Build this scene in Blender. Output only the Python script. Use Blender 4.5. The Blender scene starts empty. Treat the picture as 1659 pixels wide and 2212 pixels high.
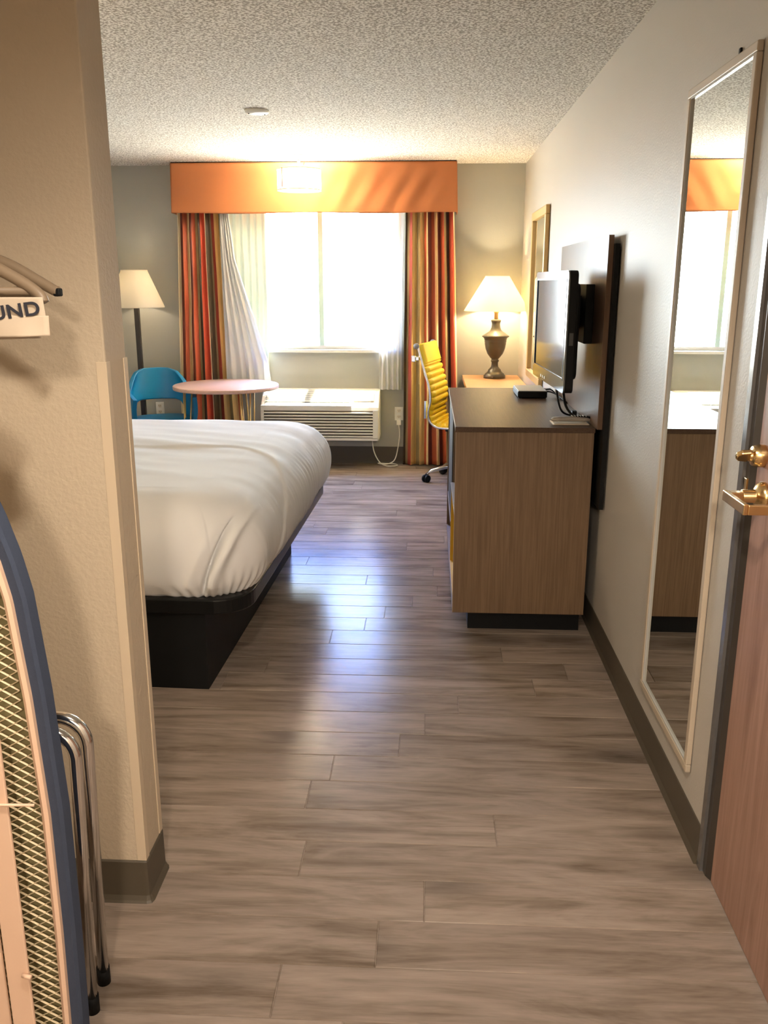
import bpy, bmesh, math, random
from math import sin, cos, pi, radians, sqrt, exp, atan2, floor
from mathutils import Vector, Matrix, noise

random.seed(7)
S = bpy.context.scene
COL = S.collection

# ------------------------------------------------------------------ camera
F_PX, PITCH, YAW, ROLL, CAM_H = 1875.69, .25944, .05171, -.00022, 1.531
cam_d = bpy.data.cameras.new('camera'); cam = bpy.data.objects.new('camera', cam_d); COL.objects.link(cam)
cam_d.sensor_fit = 'VERTICAL'; cam_d.sensor_height = 36.0
cam_d.lens = 36.0 * F_PX / 2212
cam_d.clip_start = .02
fwd = Vector((-sin(YAW)*cos(PITCH), cos(YAW)*cos(PITCH), -sin(PITCH)))
rgt = Vector((cos(YAW), sin(YAW), 0)); upv = rgt.cross(fwd)
M = Matrix((rgt, upv, -fwd)).transposed().to_4x4(); M.translation = (0, 0, CAM_H)
cam.matrix_world = M
S.camera = cam

# ------------------------------------------------------------------ view, world, sun, lights
S.view_settings.view_transform = 'Standard'; S.view_settings.look = 'None'
S.view_settings.exposure = 1.62; S.view_settings.gamma = 1.0
S.view_settings.use_curve_mapping = False
SKY_STRENGTH = 20.0
SKY_COLOR = (.66, .82, 1.0)
world = bpy.data.worlds.new('daylight'); S.world = world; world.use_nodes = True
bg = world.node_tree.nodes['Background']; bg.inputs['Strength'].default_value = SKY_STRENGTH
_N = world.node_tree.nodes; _L = world.node_tree.links
_g = _N.new('ShaderNodeNewGeometry'); _s = _N.new('ShaderNodeSeparateXYZ'); _m = _N.new('ShaderNodeMapRange'); _r = _N.new('ShaderNodeValToRGB')
_t = _N.new('ShaderNodeTexCoord'); _L.new(_t.outputs['Generated'], _s.inputs[0]); _L.new(_s.outputs['Z'], _m.inputs['Value'])
_m.inputs['From Min'].default_value = -1; _m.inputs['From Max'].default_value = 1
_L.new(_m.outputs[0], _r.inputs[0]); _L.new(_r.outputs[0], bg.inputs['Color'])
_e = _r.color_ramp.elements                      # ground, haze at the horizon, blue higher up (z = 2p - 1)
_e[0].position = 0; _e[0].color = (.66, .62, .52, 1); _e[1].position = 1; _e[1].color = (.30, .48, 1.0, 1)
for _p, _c in ((.47, (.75, .74, .68)), (.50, (.86, .94, 1)), (.650, (.70, .85, 1.0)), (.69, (.17, .28, .85))):
    _k = _e.new(_p); _k.color = (*_c, 1)

def lamp(name, kind, loc, energy, color=(1, 1, 1), size=.1, rot=None, **kw):
    d = bpy.data.lights.new(name, kind); o = bpy.data.objects.new(name, d); COL.objects.link(o)
    o.location = loc; d.energy = energy; d.color = color
    if kind == 'AREA': d.size = size
    elif kind == 'POINT' or kind == 'SPOT': d.shadow_soft_size = size
    if rot: o.rotation_euler = rot
    for k, v in kw.items(): setattr(d, k, v)
    return o
# daylight portal in the window opening (guides sampling of the sky only)
p = lamp('window_portal', 'AREA', (-1.0, 7.56, 1.57), 1, size=1.6, rot=(radians(-90), 0, 0), shape='RECTANGLE', size_y=1.3)
p.data.cycles.is_portal = True
# high sun reaching the sill and the air conditioner
sun = lamp('sun', 'SUN', (0, 12, 9), 34, (1, .95, .86))
sun.data.angle = radians(1.0)
sun.rotation_euler = Vector((-.10, -.30, -1.0)).to_track_quat('-Z', 'Y').to_euler()
# corridor lamp (fixture built below), then two unseen fill lights added
ENTRY = lamp('corridor_lamp_light', 'POINT', (.10, -1.35, 2.32), 60, (1, .84, .68), .11)
DOWN = lamp('added_downlight_light', 'SPOT', (-.10, .72, 2.415), 42, (1, .88, .74), .05, rot=(0, 0, 0), spot_size=radians(152), spot_blend=.8)  # added unseen downlight to brighten the lower entry walls
lamp('bedside_fill_light', 'POINT', (-2.75, 2.72, 1.32), 9, (1, .80, .58), .06)  # added warm fill hidden behind the partition, no fixture

# ------------------------------------------------------------------ materials
def new_mat(name):
    m = bpy.data.materials.new(name); m.use_nodes = True
    return m, m.node_tree.nodes, m.node_tree.links, m.node_tree.nodes['Principled BSDF']
def pm(name, col, rough=.5, metal=0, spec=.5, bump=0, bscale=200, emis=None, estr=0, mottled=0, mscale=8, coat=0, bdist=.002):
    m, N, L, b = new_mat(name)
    b.inputs['Base Color'].default_value = (*col, 1); b.inputs['Roughness'].default_value = rough
    b.inputs['Metallic'].default_value = metal; b.inputs['Specular IOR Level'].default_value = spec
    b.inputs['Coat Weight'].default_value = coat
    if emis: b.inputs['Emission Color'].default_value = (*emis, 1); b.inputs['Emission Strength'].default_value = estr
    tc = N.new('ShaderNodeTexCoord')
    n = N.new('ShaderNodeTexNoise'); n.inputs['Scale'].default_value = mscale; n.inputs['Detail'].default_value = 4
    L.new(tc.outputs['Object'], n.inputs['Vector'])
    mx = N.new('ShaderNodeMixRGB'); mx.inputs['Fac'].default_value = 1
    k = mottled
    mx.blend_type = 'MULTIPLY'; mx.inputs[1].default_value = (*col, 1)
    cr = N.new('ShaderNodeMapRange'); cr.inputs['To Min'].default_value = 1 - k; cr.inputs['To Max'].default_value = 1 + k
    L.new(n.outputs['Fac'], cr.inputs['Value']); L.new(cr.outputs[0], mx.inputs[2]); L.new(mx.outputs[0], b.inputs['Base Color'])
    if bump:
        n2 = N.new('ShaderNodeTexNoise'); n2.inputs['Scale'].default_value = bscale; n2.inputs['Detail'].default_value = 2
        L.new(tc.outputs['Object'], n2.inputs['Vector'])
        bp_ = N.new('ShaderNodeBump'); bp_.inputs['Strength'].default_value = bump; bp_.inputs['Distance'].default_value = bdist
        L.new(n2.outputs['Fac'], bp_.inputs['Height']); L.new(bp_.outputs[0], b.inputs['Normal'])
    return m
def wood(name, c1, c2, rough=.45, scale=(60, 60, 2.5), bump=.15, spec=.5, coat=0, dist=1.5):
    """straight laminate grain; the small entry of scale runs along the grain"""
    m, N, L, b = new_mat(name)
    tc = N.new('ShaderNodeTexCoord'); mp = N.new('ShaderNodeMapping'); mp.inputs['Scale'].default_value = scale
    L.new(tc.outputs['Object'], mp.inputs['Vector'])
    n = N.new('ShaderNodeTexNoise'); n.inputs['Scale'].default_value = 1; n.inputs['Detail'].default_value = 8; n.inputs['Roughness'].default_value = .65
    n.inputs['Distortion'].default_value = dist * .1
    L.new(mp.outputs[0], n.inputs['Vector'])
    cr = N.new('ShaderNodeValToRGB'); cr.color_ramp.elements[0].position = .3; cr.color_ramp.elements[1].position = .72
    cr.color_ramp.elements[0].color = (*c1, 1); cr.color_ramp.elements[1].color = (*c2, 1)
    L.new(n.outputs['Fac'], cr.inputs[0]); L.new(cr.outputs[0], b.inputs['Base Color'])
    b.inputs['Roughness'].default_value = rough; b.inputs['Specular IOR Level'].default_value = spec; b.inputs['Coat Weight'].default_value = coat
    bp_ = N.new('ShaderNodeBump'); bp_.inputs['Strength'].default_value = bump; bp_.inputs['Distance'].default_value = .001
    L.new(n.outputs['Fac'], bp_.inputs['Height']); L.new(bp_.outputs[0], b.inputs['Normal'])
    return m
def cloth(name, col, trans=.5, rough=.9, bump=.1, bscale=600, glow=None, gstr=0):
    """thin fabric: diffuse + translucent"""
    m = bpy.data.materials.new(name); m.use_nodes = True; N = m.node_tree.nodes; L = m.node_tree.links
    N.clear(); out = N.new('ShaderNodeOutputMaterial')
    d = N.new('ShaderNodeBsdfDiffuse'); t = N.new('ShaderNodeBsdfTranslucent'); mx = N.new('ShaderNodeMixShader')
    d.inputs[0].default_value = (*col, 1); t.inputs[0].default_value = (*col, 1); mx.inputs[0].default_value = trans
    L.new(d.outputs[0], mx.inputs[1]); L.new(t.outputs[0], mx.inputs[2]); L.new(mx.outputs[0], out.inputs[0])
    tc = N.new('ShaderNodeTexCoord'); n = N.new('ShaderNodeTexNoise'); n.inputs['Scale'].default_value = bscale
    L.new(tc.outputs['Object'], n.inputs['Vector']); b = N.new('ShaderNodeBump'); b.inputs['Strength'].default_value = bump; b.inputs['Distance'].default_value = .001
    L.new(n.outputs['Fac'], b.inputs['Height']); L.new(b.outputs[0], d.inputs['Normal'])
    return m

def wall_mat(name, col, rough, bump, bscale=130, spec=.4):
    m, N, L, b = new_mat(name)
    b.inputs['Roughness'].default_value = rough; b.inputs['Specular IOR Level'].default_value = spec
    tc = N.new('ShaderNodeTexCoord')
    n = N.new('ShaderNodeTexNoise'); n.inputs['Scale'].default_value = bscale; n.inputs['Detail'].default_value = 3; n.inputs['Roughness'].default_value = .55
    L.new(tc.outputs['Object'], n.inputs['Vector'])
    n3 = N.new('ShaderNodeTexNoise'); n3.inputs['Scale'].default_value = 2.0
    L.new(tc.outputs['Object'], n3.inputs['Vector'])
    mr = N.new('ShaderNodeMapRange'); mr.inputs['To Min'].default_value = .97; mr.inputs['To Max'].default_value = 1.03
    L.new(n3.outputs['Fac'], mr.inputs['Value'])
    mx = N.new('ShaderNodeMixRGB'); mx.blend_type = 'MULTIPLY'; mx.inputs[0].default_value = 1; mx.inputs[1].default_value = (*col, 1)
    L.new(mr.outputs[0], mx.inputs[2]); L.new(mx.outputs[0], b.inputs['Base Color'])
    bp_ = N.new('ShaderNodeBump'); bp_.inputs['Strength'].default_value = bump; bp_.inputs['Distance'].default_value = .004
    L.new(n.outputs['Fac'], bp_.inputs['Height']); L.new(bp_.outputs[0], b.inputs['Normal'])
    return m
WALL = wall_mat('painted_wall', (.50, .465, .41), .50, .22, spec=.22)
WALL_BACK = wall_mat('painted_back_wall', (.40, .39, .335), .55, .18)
WALL_P = wall_mat('painted_partition', (.52, .43, .315), .65, .42, 95)

def ceiling_mat():
    m, N, L, b = new_mat('popcorn_ceiling')
    b.inputs['Roughness'].default_value = .95; b.inputs['Specular IOR Level'].default_value = .1
    tc = N.new('ShaderNodeTexCoord')
    n = N.new('ShaderNodeTexNoise'); n.inputs['Scale'].default_value = 95; n.inputs['Detail'].default_value = 3; n.inputs['Roughness'].default_value = .6
    L.new(tc.outputs['Object'], n.inputs['Vector'])
    cr = N.new('ShaderNodeValToRGB'); cr.color_ramp.elements[0].position = .44; cr.color_ramp.elements[1].position = .55
    cr.color_ramp.elements[0].color = (.37, .335, .285, 1); cr.color_ramp.elements[1].color = (.85, .82, .76, 1)
    L.new(n.outputs['Fac'], cr.inputs[0]); L.new(cr.outputs[0], b.inputs['Base Color'])
    bp_ = N.new('ShaderNodeBump'); bp_.inputs['Strength'].default_value = .5; bp_.inputs['Distance'].default_value = .005
    L.new(n.outputs['Fac'], bp_.inputs['Height']); L.new(bp_.outputs[0], b.inputs['Normal'])
    return m
CEIL = ceiling_mat()

def floor_mat():
    m, N, L, b = new_mat('vinyl_planks')
    b.inputs['Roughness'].default_value = .23; b.inputs['Specular IOR Level'].default_value = .05
    tc = N.new('ShaderNodeTexCoord'); at = N.new('ShaderNodeAttribute'); at.attribute_name = 'plank'
    sep = N.new('ShaderNodeSeparateXYZ'); L.new(tc.outputs['Object'], sep.inputs[0])
    def mul(a, v):
        q = N.new('ShaderNodeMath'); q.operation = 'MULTIPLY'; L.new(a, q.inputs[0]); q.inputs[1].default_value = v; return q.outputs[0]
    def add(a, c):
        q = N.new('ShaderNodeMath'); q.operation = 'ADD'; L.new(a, q.inputs[0]); L.new(c, q.inputs[1]); return q.outputs[0]
    def vec(sx, sy):
        c = N.new('ShaderNodeCombineXYZ'); L.new(mul(sep.outputs['X'], sx), c.inputs[0]); L.new(mul(sep.outputs['Y'], sy), c.inputs[1])
        L.new(mul(at.outputs['Fac'], 37.0), c.inputs[2]); return c.outputs[0]
    def nz(v, detail=6, rough=.6, dis=0):
        n = N.new('ShaderNodeTexNoise'); n.inputs['Scale'].default_value = 1; n.inputs['Detail'].default_value = detail
        n.inputs['Roughness'].default_value = rough; n.inputs['Distortion'].default_value = dis; L.new(v, n.inputs['Vector']); return n.outputs['Fac']
    broad = nz(vec(1.7, 10), 5, .62, .9); fine = nz(vec(9, 260), 4, .7); med = nz(vec(5, 45), 4, .6, .3)
    cr = N.new('ShaderNodeValToRGB'); e = cr.color_ramp.elements
    e[0].position = .26; e[0].color = (.085, .060, .038, 1); e[1].position = .80; e[1].color = (.40, .318, .262, 1)
    k = e.new(.42); k.color = (.175, .133, .100, 1); k = e.new(.55); k.color = (.265, .209, .168, 1)
    s = add(add(mul(broad, .62), mul(med, .30)), mul(fine, .12))
    L.new(s, cr.inputs[0])
    mr = N.new('ShaderNodeMapRange'); L.new(at.outputs['Fac'], mr.inputs['Value']); mr.inputs['To Min'].default_value = .90; mr.inputs['To Max'].default_value = 1.10
    mx = N.new('ShaderNodeMixRGB'); mx.blend_type = 'MULTIPLY'; mx.inputs[0].default_value = 1
    L.new(cr.outputs[0], mx.inputs[1]); L.new(mr.outputs[0], mx.inputs[2])
    # knots
    v = N.new('ShaderNodeTexVoronoi'); v.inputs['Scale'].default_value = 1; L.new(vec(1.7, 4.2), v.inputs['Vector'])
    kr = N.new('ShaderNodeMapRange'); L.new(v.outputs['Distance'], kr.inputs['Value']); kr.inputs['From Min'].default_value = .03; kr.inputs['From Max'].default_value = .30
    kr.inputs['To Min'].default_value = .50; kr.inputs['To Max'].default_value = 1
    mx2 = N.new('ShaderNodeMixRGB'); mx2.blend_type = 'MULTIPLY'; mx2.inputs[0].default_value = 1
    L.new(mx.outputs[0], mx2.inputs[1]); L.new(kr.outputs[0], mx2.inputs[2])
    L.new(mx2.outputs[0], b.inputs['Base Color'])
    bp_ = N.new('ShaderNodeBump'); bp_.inputs['Strength'].default_value = .10; bp_.inputs['Distance'].default_value = .0005
    L.new(add(fine, med), bp_.inputs['Height']); L.new(bp_.outputs[0], b.inputs['Normal'])
    return m
FLOOR = floor_mat()

def stripe_mat():
    m = bpy.data.materials.new('striped_fabric'); m.use_nodes = True; N = m.node_tree.nodes; L = m.node_tree.links
    N.clear(); out = N.new('ShaderNodeOutputMaterial')
    uv = N.new('ShaderNodeUVMap'); uv.uv_map = 'UVMap'
    sp = N.new('ShaderNodeSeparateXYZ'); L.new(uv.outputs[0], sp.inputs[0])
    fr = N.new('ShaderNodeMath'); fr.operation = 'FRACT'; L.new(sp.outputs[0], fr.inputs[0])
    cr = N.new('ShaderNodeValToRGB'); cr.color_ramp.interpolation = 'CONSTANT'
    pal = [(.045, (.80, .66, .38)), (.05, (.13, .028, .022)), (.07, (.40, .085, .035)), (.05, (.62, .42, .20)), (.015, (.82, .70, .45)), (.06, (.16, .04, .025)), (.05, (.55, .11, .045)),
           (.055, (.34, .26, .12)), (.06, (.045, .028, .018)), (.085, (.60, .10, .05)), (.02, (.85, .72, .48)), (.075, (.06, .04, .02)), (.045, (.25, .18, .09)), (.065, (.33, .055, .035)),
           (.08, (.66, .44, .17)), (.055, (.30, .23, .11)), (.09, (.70, .50, .22)), (.03, (.50, .10, .04))]
    tot = sum(a for a, _ in pal); x = 0; e = cr.color_ramp.elements
    for i, (w, c) in enumerate(pal):
        c = tuple(min(1, q * 1.15) for q in c)
        if i == 0: k = e[0]; k.position = 0
        elif i == 1: k = e[1]; k.position = x / tot
        else: k = e.new(x / tot)
        k.color = (*c, 1); x += w
    L.new(fr.outputs[0], cr.inputs[0])
    # woven pin lines inside the stripes
    w2 = N.new('ShaderNodeMath'); w2.operation = 'MULTIPLY'; L.new(sp.outputs[0], w2.inputs[0]); w2.inputs[1].default_value = 55
    cmb = N.new('ShaderNodeCombineXYZ'); L.new(w2.outputs[0], cmb.inputs[0])
    n = N.new('ShaderNodeTexNoise'); n.inputs['Scale'].default_value = 1.3; n.inputs['Detail'].default_value = 2; L.new(cmb.outputs[0], n.inputs['Vector'])
    mr = N.new('ShaderNodeMapRange'); mr.inputs['To Min'].default_value = .72; mr.inputs['To Max'].default_value = 1.25; L.new(n.outputs['Fac'], mr.inputs['Value'])
    mx = N.new('ShaderNodeMixRGB'); mx.blend_type = 'MULTIPLY'; mx.inputs[0].default_value = 1; L.new(cr.outputs[0], mx.inputs[1]); L.new(mr.outputs[0], mx.inputs[2])
    d = N.new('ShaderNodeBsdfDiffuse'); t = N.new('ShaderNodeBsdfTranslucent'); g = N.new('ShaderNodeBsdfGlossy'); g.inputs['Roughness'].default_value = .45
    L.new(mx.outputs[0], d.inputs[0]); L.new(mx.outputs[0], t.inputs[0])
    a = N.new('ShaderNodeMixShader'); a.inputs[0].default_value = .12; L.new(d.outputs[0], a.inputs[1]); L.new(t.outputs[0], a.inputs[2])
    b = N.new('ShaderNodeMixShader'); b.inputs[0].default_value = .05; L.new(a.outputs[0], b.inputs[1]); L.new(g.outputs[0], b.inputs[2])
    L.new(b.outputs[0], out.inputs[0])
    return m
STRIPE = stripe_mat()

def glass_mat():
    m = bpy.data.materials.new('window_glass'); m.use_nodes = True; N = m.node_tree.nodes; L = m.node_tree.links
    N.clear(); out = N.new('ShaderNodeOutputMaterial'); t = N.new('ShaderNodeBsdfTransparent'); g = N.new('ShaderNodeBsdfGlossy')
    t.inputs[0].default_value = (.96, .98, .97, 1); g.inputs['Roughness'].default_value = .02
    lw = N.new('ShaderNodeLayerWeight'); lw.inputs[0].default_value = .5; mx = N.new('ShaderNodeMixShader')
    pw = N.new('ShaderNodeMath'); pw.operation = 'POWER'; L.new(lw.outputs['Facing'], pw.inputs[0]); pw.inputs[1].default_value = 5
    f = N.new('ShaderNodeMapRange'); L.new(pw.outputs[0], f.inputs['Value']); f.inputs['To Min'].default_value = .04; f.inputs['To Max'].default_value = .95
    L.new(f.outputs[0], mx.inputs[0]); L.new(t.outputs[0], mx.inputs[1]); L.new(g.outputs[0], mx.inputs[2]); L.new(mx.outputs[0], out.inputs[0])
    return m
GLASS = glass_mat()

BASEB = pm('rubber_baseboard', (.080, .064, .043), .5, bump=.05)
BLACK = pm('matte_black', (.006, .006, .006), .55, spec=.2)
BLACKG = pm('glossy_black', (.012, .012, .013), .12)
CHROME = pm('chrome', (.82, .80, .78), .12, 1)
ALU = pm('polished_aluminium', (.86, .86, .86), .2, 1)
BRASS = pm('brushed_brass', (.78, .56, .27), .24, 1, mottled=.05)
WHITEP = pm('white_plastic', (.80, .77, .68), .4)
IVORY = pm('ivory_plastic', (.74, .66, .52), .4)
GUARD = pm('vinyl_corner_guard', (.60, .49, .35), .35)
DRESS_SIDE = wood('brown_laminate', (.125, .072, .036), (.225, .140, .075), .5, (150, 150, 3.5), .12)
DRESS_TOP = wood('brown_laminate_top', (.070, .043, .029), (.110, .072, .05), .36, (150, 4, 150), .06, spec=.11)
PANEL = wood('dark_laminate_panel', (.14, .085, .055), (.20, .13, .09), .30, (100, 100, 3), .05, spec=.07)
DESKM = wood('tan_laminate', (.52, .27, .12), (.66, .38, .19), .4, (4, 90, 90), .05)
TABLEM = wood('pinkish_laminate', (.55, .33, .23), (.72, .47, .35), .33, (6, 110, 90), .05)
DOORM = wood('pinkish_oak_door', (.24, .125, .085), (.42, .25, .185), .42, (70, 26, 1.6), .35, dist=12)
YELLOWP = pm('yellow_laminate', (.78, .46, .03), .45)
YELLOW = pm('yellow_leather', (.86, .60, .02), .42, bump=.04)
BLUE = pm('teal_vinyl', (.0, .165, .33), .38, bump=.05, bscale=400)
WHITEF = pm('white_sheet', (.82, .81, .80), .9, spec=.1, bump=.12, bscale=900)
SHEER = cloth('sheer_white', (.70, .69, .67), .13)
LINER = cloth('cream_liner', (.60, .62, .48), .02)
ORANGE = pm('orange_fabric', (.40, .150, .058), .85, spec=.15, bump=.15, bscale=900)
SHADE_ON = cloth('ivory_shade', (.94, .88, .70), .62)
SHADE_OFF = cloth('pleated_ivory_shade', (.92, .85, .70), .30)
DRUM = cloth('frosted_drum', (.95, .90, .80), .7)
URN = pm('antique_pewter', (.085, .070, .048), .36, .45, mottled=.25, mscale=14, bump=.1, bscale=60)
GOLDP = pm('gold_painted_wood', (.62, .40, .15), .38, .15)
MIRROR = pm('mirror_glass', (.80, .82, .79), .005, 1)
PALEF = pm('pale_frame', (.50, .42, .32), .5)
GOLDW = pm('gold_wire', (.72, .50, .18), .35, .7)
METALJ = pm('dark_steel_jamb', (.06, .05, .042), .28, .3)
JAMBL = pm('steel_jamb', (.22, .215, .21), .24, .6)
MULL = pm('green_grey_with_glare', (.48, .60, .50), .5, .0)  # green-grey lightened to imitate the glare around the mullion
SILVERP = pm('dark_chrome_bezel', (.20, .20, .195), .12, .9)
SCREEN = pm('lcd_screen', (.05, .055, .065), .10, .0, spec=.22)
GREYP = pm('grey_plastic', (.42, .41, .38), .4)
BLUEC = pm('blue_cotton', (.055, .068, .105), .9, spec=.1, bump=.4, bscale=700)
RIMM = pm('cream_enamel', (.72, .50, .36), .45)
MESHM = pm('cream_mesh', (.66, .55, .36), .45)
PAPER = pm('paper', (.80, .68, .52), .8)
HANGW = pm('tan_hanger_wood', (.23, .165, .105), .5)
INK = pm('black_ink', (.02, .02, .03), .7)
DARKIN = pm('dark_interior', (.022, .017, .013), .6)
EXT = pm('sun_blocker_stucco', (.6, .57, .5), .9)

# ------------------------------------------------------------------ mesh helpers
class MB:
    def __init__(s): s.v = []; s.f = []; s.uv = {}; s.sm = []
    def add(s, vs, fs, smooth=False):
        o = len(s.v); s.v += [tuple(x) for x in vs]
        for f in fs: s.f.append(tuple(o + i for i in f)); s.sm.append(smooth)
        return o
    def box(s, x0, x1, y0, y1, z0, z1):
        if x0 > x1: x0, x1 = x1, x0
        if y0 > y1: y0, y1 = y1, y0
        if z0 > z1: z0, z1 = z1, z0
        s.add([(x0, y0, z0), (x1, y0, z0), (x1, y1, z0), (x0, y1, z0), (x0, y0, z1), (x1, y0, z1), (x1, y1, z1), (x0, y1, z1)],
              [(0, 3, 2, 1), (4, 5, 6, 7), (0, 1, 5, 4), (1, 2, 6, 5), (2, 3, 7, 6), (3, 0, 4, 7)])
        return s
    def tube(s, pts, r, n=10, closed=False, cap=True):
        P = [Vector(p) for p in pts]; k = len(P); R = r if isinstance(r, (list, tuple)) else [r] * k
        ring = []; up = None
        for i in range(k):
            a = P[(i - 1) % k] if (closed or i > 0) else P[i]; b = P[(i + 1) % k] if (closed or i < k - 1) else P[i]
            t = (b - a).normalized()
            if up is None: up = Vector((0, 0, 1)) if abs(t.z) < .9 else Vector((1, 0, 0))
            x = t.cross(up).normalized(); up = x.cross(t).normalized()
            ring.append([P[i] + (x * cos(2 * pi * j / n) + up * sin(2 * pi * j / n)) * R[i] for j in range(n)])
        vs = [v for q in ring for v in q]; fs = []
        for i in range(k if closed else k - 1):
            i2 = (i + 1) % k
            for j in range(n):
                j2 = (j + 1) % n; fs.append((i * n + j, i * n + j2, i2 * n + j2, i2 * n + j))
        if cap and not closed: fs.append(tuple(range(n))[::-1]); fs.append(tuple((k - 1) * n + j for j in range(n)))
        s.add(vs, fs, True); return s
    def lathe(s, prof, c=(0, 0, 0), n=40, cap=True, wob=None):
        vs = []; fs = []; k = len(prof)
        for i, (r, z) in enumerate(prof):
            for j in range(n):
                a = 2 * pi * j / n; rr = r * (wob(j, n) if wob else 1)
                vs.append((c[0] + rr * cos(a), c[1] + rr * sin(a), c[2] + z))
        for i in range(k - 1):
            for j in range(n):
                j2 = (j + 1) % n; fs.append((i * n + j, i * n + j2, (i + 1) * n + j2, (i + 1) * n + j))
        if cap: fs.append(tuple(range(n))[::-1]); fs.append(tuple((k - 1) * n + j for j in range(n)))
        s.add(vs, fs, True); return s
    def grid(s, fn, nu, nv, smooth=True, uvfn=None):
        o = len(s.v); vs = [fn(i / nu, j / nv) for j in range(nv + 1) for i in range(nu + 1)]
        fs = [(j * (nu + 1) + i, j * (nu + 1) + i + 1, (j + 1) * (nu + 1) + i + 1, (j + 1) * (nu + 1) + i) for j in range(nv) for i in range(nu)]
        s.add(vs, fs, smooth)
        if uvfn:
            for j in range(nv + 1):
                for i in range(nu + 1): s.uv[o + j * (nu + 1) + i] = uvfn(i / nu, j / nv)
        return s
    def prism(s, poly, axis, a, b):
        """extrude 2D polygon: axis 'x' poly=(y,z); 'y' poly=(x,z); 'z' poly=(x,y)"""
        def P(p, t): return {'x': (t, p[0], p[1]), 'y': (p[0], t, p[1]), 'z': (p[0], p[1], t)}[axis]
        n = len(poly); vs = [P(p, a) for p in poly] + [P(p, b) for p in poly]
        fs = [tuple(range(n)), tuple(range(n, 2 * n))[::-1]] + [(i, (i + 1) % n, n + (i + 1) % n, n + i) for i in range(n)]
        s.add(vs, fs); return s
    def xf(s, m):
        s.v = [tuple(m @ Vector(v)) for v in s.v]; return s
    def build(s, name, m, parent=None, bevel=0, solid=0, seg=2, autosm=False, sub=0, off=-1):
        me = bpy.data.meshes.new(name); me.from_pydata(s.v, [], s.f); me.update()
        bm = bmesh.new(); bm.from_mesh(me); bmesh.ops.recalc_face_normals(bm, faces=bm.faces) if not s.uv and not solid else None
        bm.to_mesh(me); bm.free()
        me.polygons.foreach_set('use_smooth', s.sm)
        if s.uv:
            ul = me.uv_layers.new(name='UVMap')
            for l in me.loops: ul.data[l.index].uv = s.uv.get(l.vertex_index, (0, 0))
        me.materials.append(m)
        o = bpy.data.objects.new(name, me); COL.objects.link(o)
        if parent: o.parent = parent
        if solid:
            q = o.modifiers.new('solid', 'SOLIDIFY'); q.thickness = solid; q.offset = off
        if bevel:
            q = o.modifiers.new('bevel', 'BEVEL'); q.width = bevel; q.segments = seg; q.limit_method = 'ANGLE'; q.angle_limit = radians(35)
        if sub:
            q = o.modifiers.new('sub', 'SUBSURF'); q.levels = sub; q.render_levels = sub
        return o
def tag(o, label=None, cat=None, group=None, kind=None):
    if label: o['label'] = label
    if cat: o['category'] = cat
    if group: o['group'] = group
    if kind: o['kind'] = kind
    return o
def empty(name, loc, rz=0, label=None, cat=None, group=None):
    o = bpy.data.objects.new(name, None); COL.objects.link(o); o.location = loc; o.rotation_euler = (0, 0, rz); o.empty_display_size = .1
    return tag(o, label, cat, group)
def struct(name, mb, m, parent=None, **kw):
    o = mb.build(name, m, parent, **kw)
    if not parent: o['kind'] = 'structure'
    return o
def box(x0, x1, y0, y1, z0, z1): return MB().box(x0, x1, y0, y1, z0, z1)
def lerp(a, b, t): return a + (b - a) * t
def interp(pts, t):
    if t <= pts[0][0]: return pts[0][1]
    for (a, va), (b, vb) in zip(pts, pts[1:]):
        if t <= b: return lerp(va, vb, (t - a) / (b - a))
    return pts[-1][1]
def smooth_path(pts, n=8):
    P = [Vector(p) for p in pts]; out = []
    for i in range(len(P) - 1):
        a = P[max(i - 1, 0)]; b = P[i]; c = P[i + 1]; d = P[min(i + 2, len(P) - 1)]
        for k in range(n):
            t = k / n; out.append(.5 * ((2 * b) + (c - a) * t + (2 * a - 5 * b + 4 * c - d) * t * t + (3 * b - a - 3 * c + d) * t ** 3))
    out.append(P[-1]); return out

# ================================================================== SETTING
H = 2.44; XR = .746; YB = 7.42; XL = -3.05; YF = -2.6; XC = -1.35   # right wall, window wall, left wall, wall behind, closet side wall
PY0, PY1, PX = 1.86, 1.99, -.698                                        # partition

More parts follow.
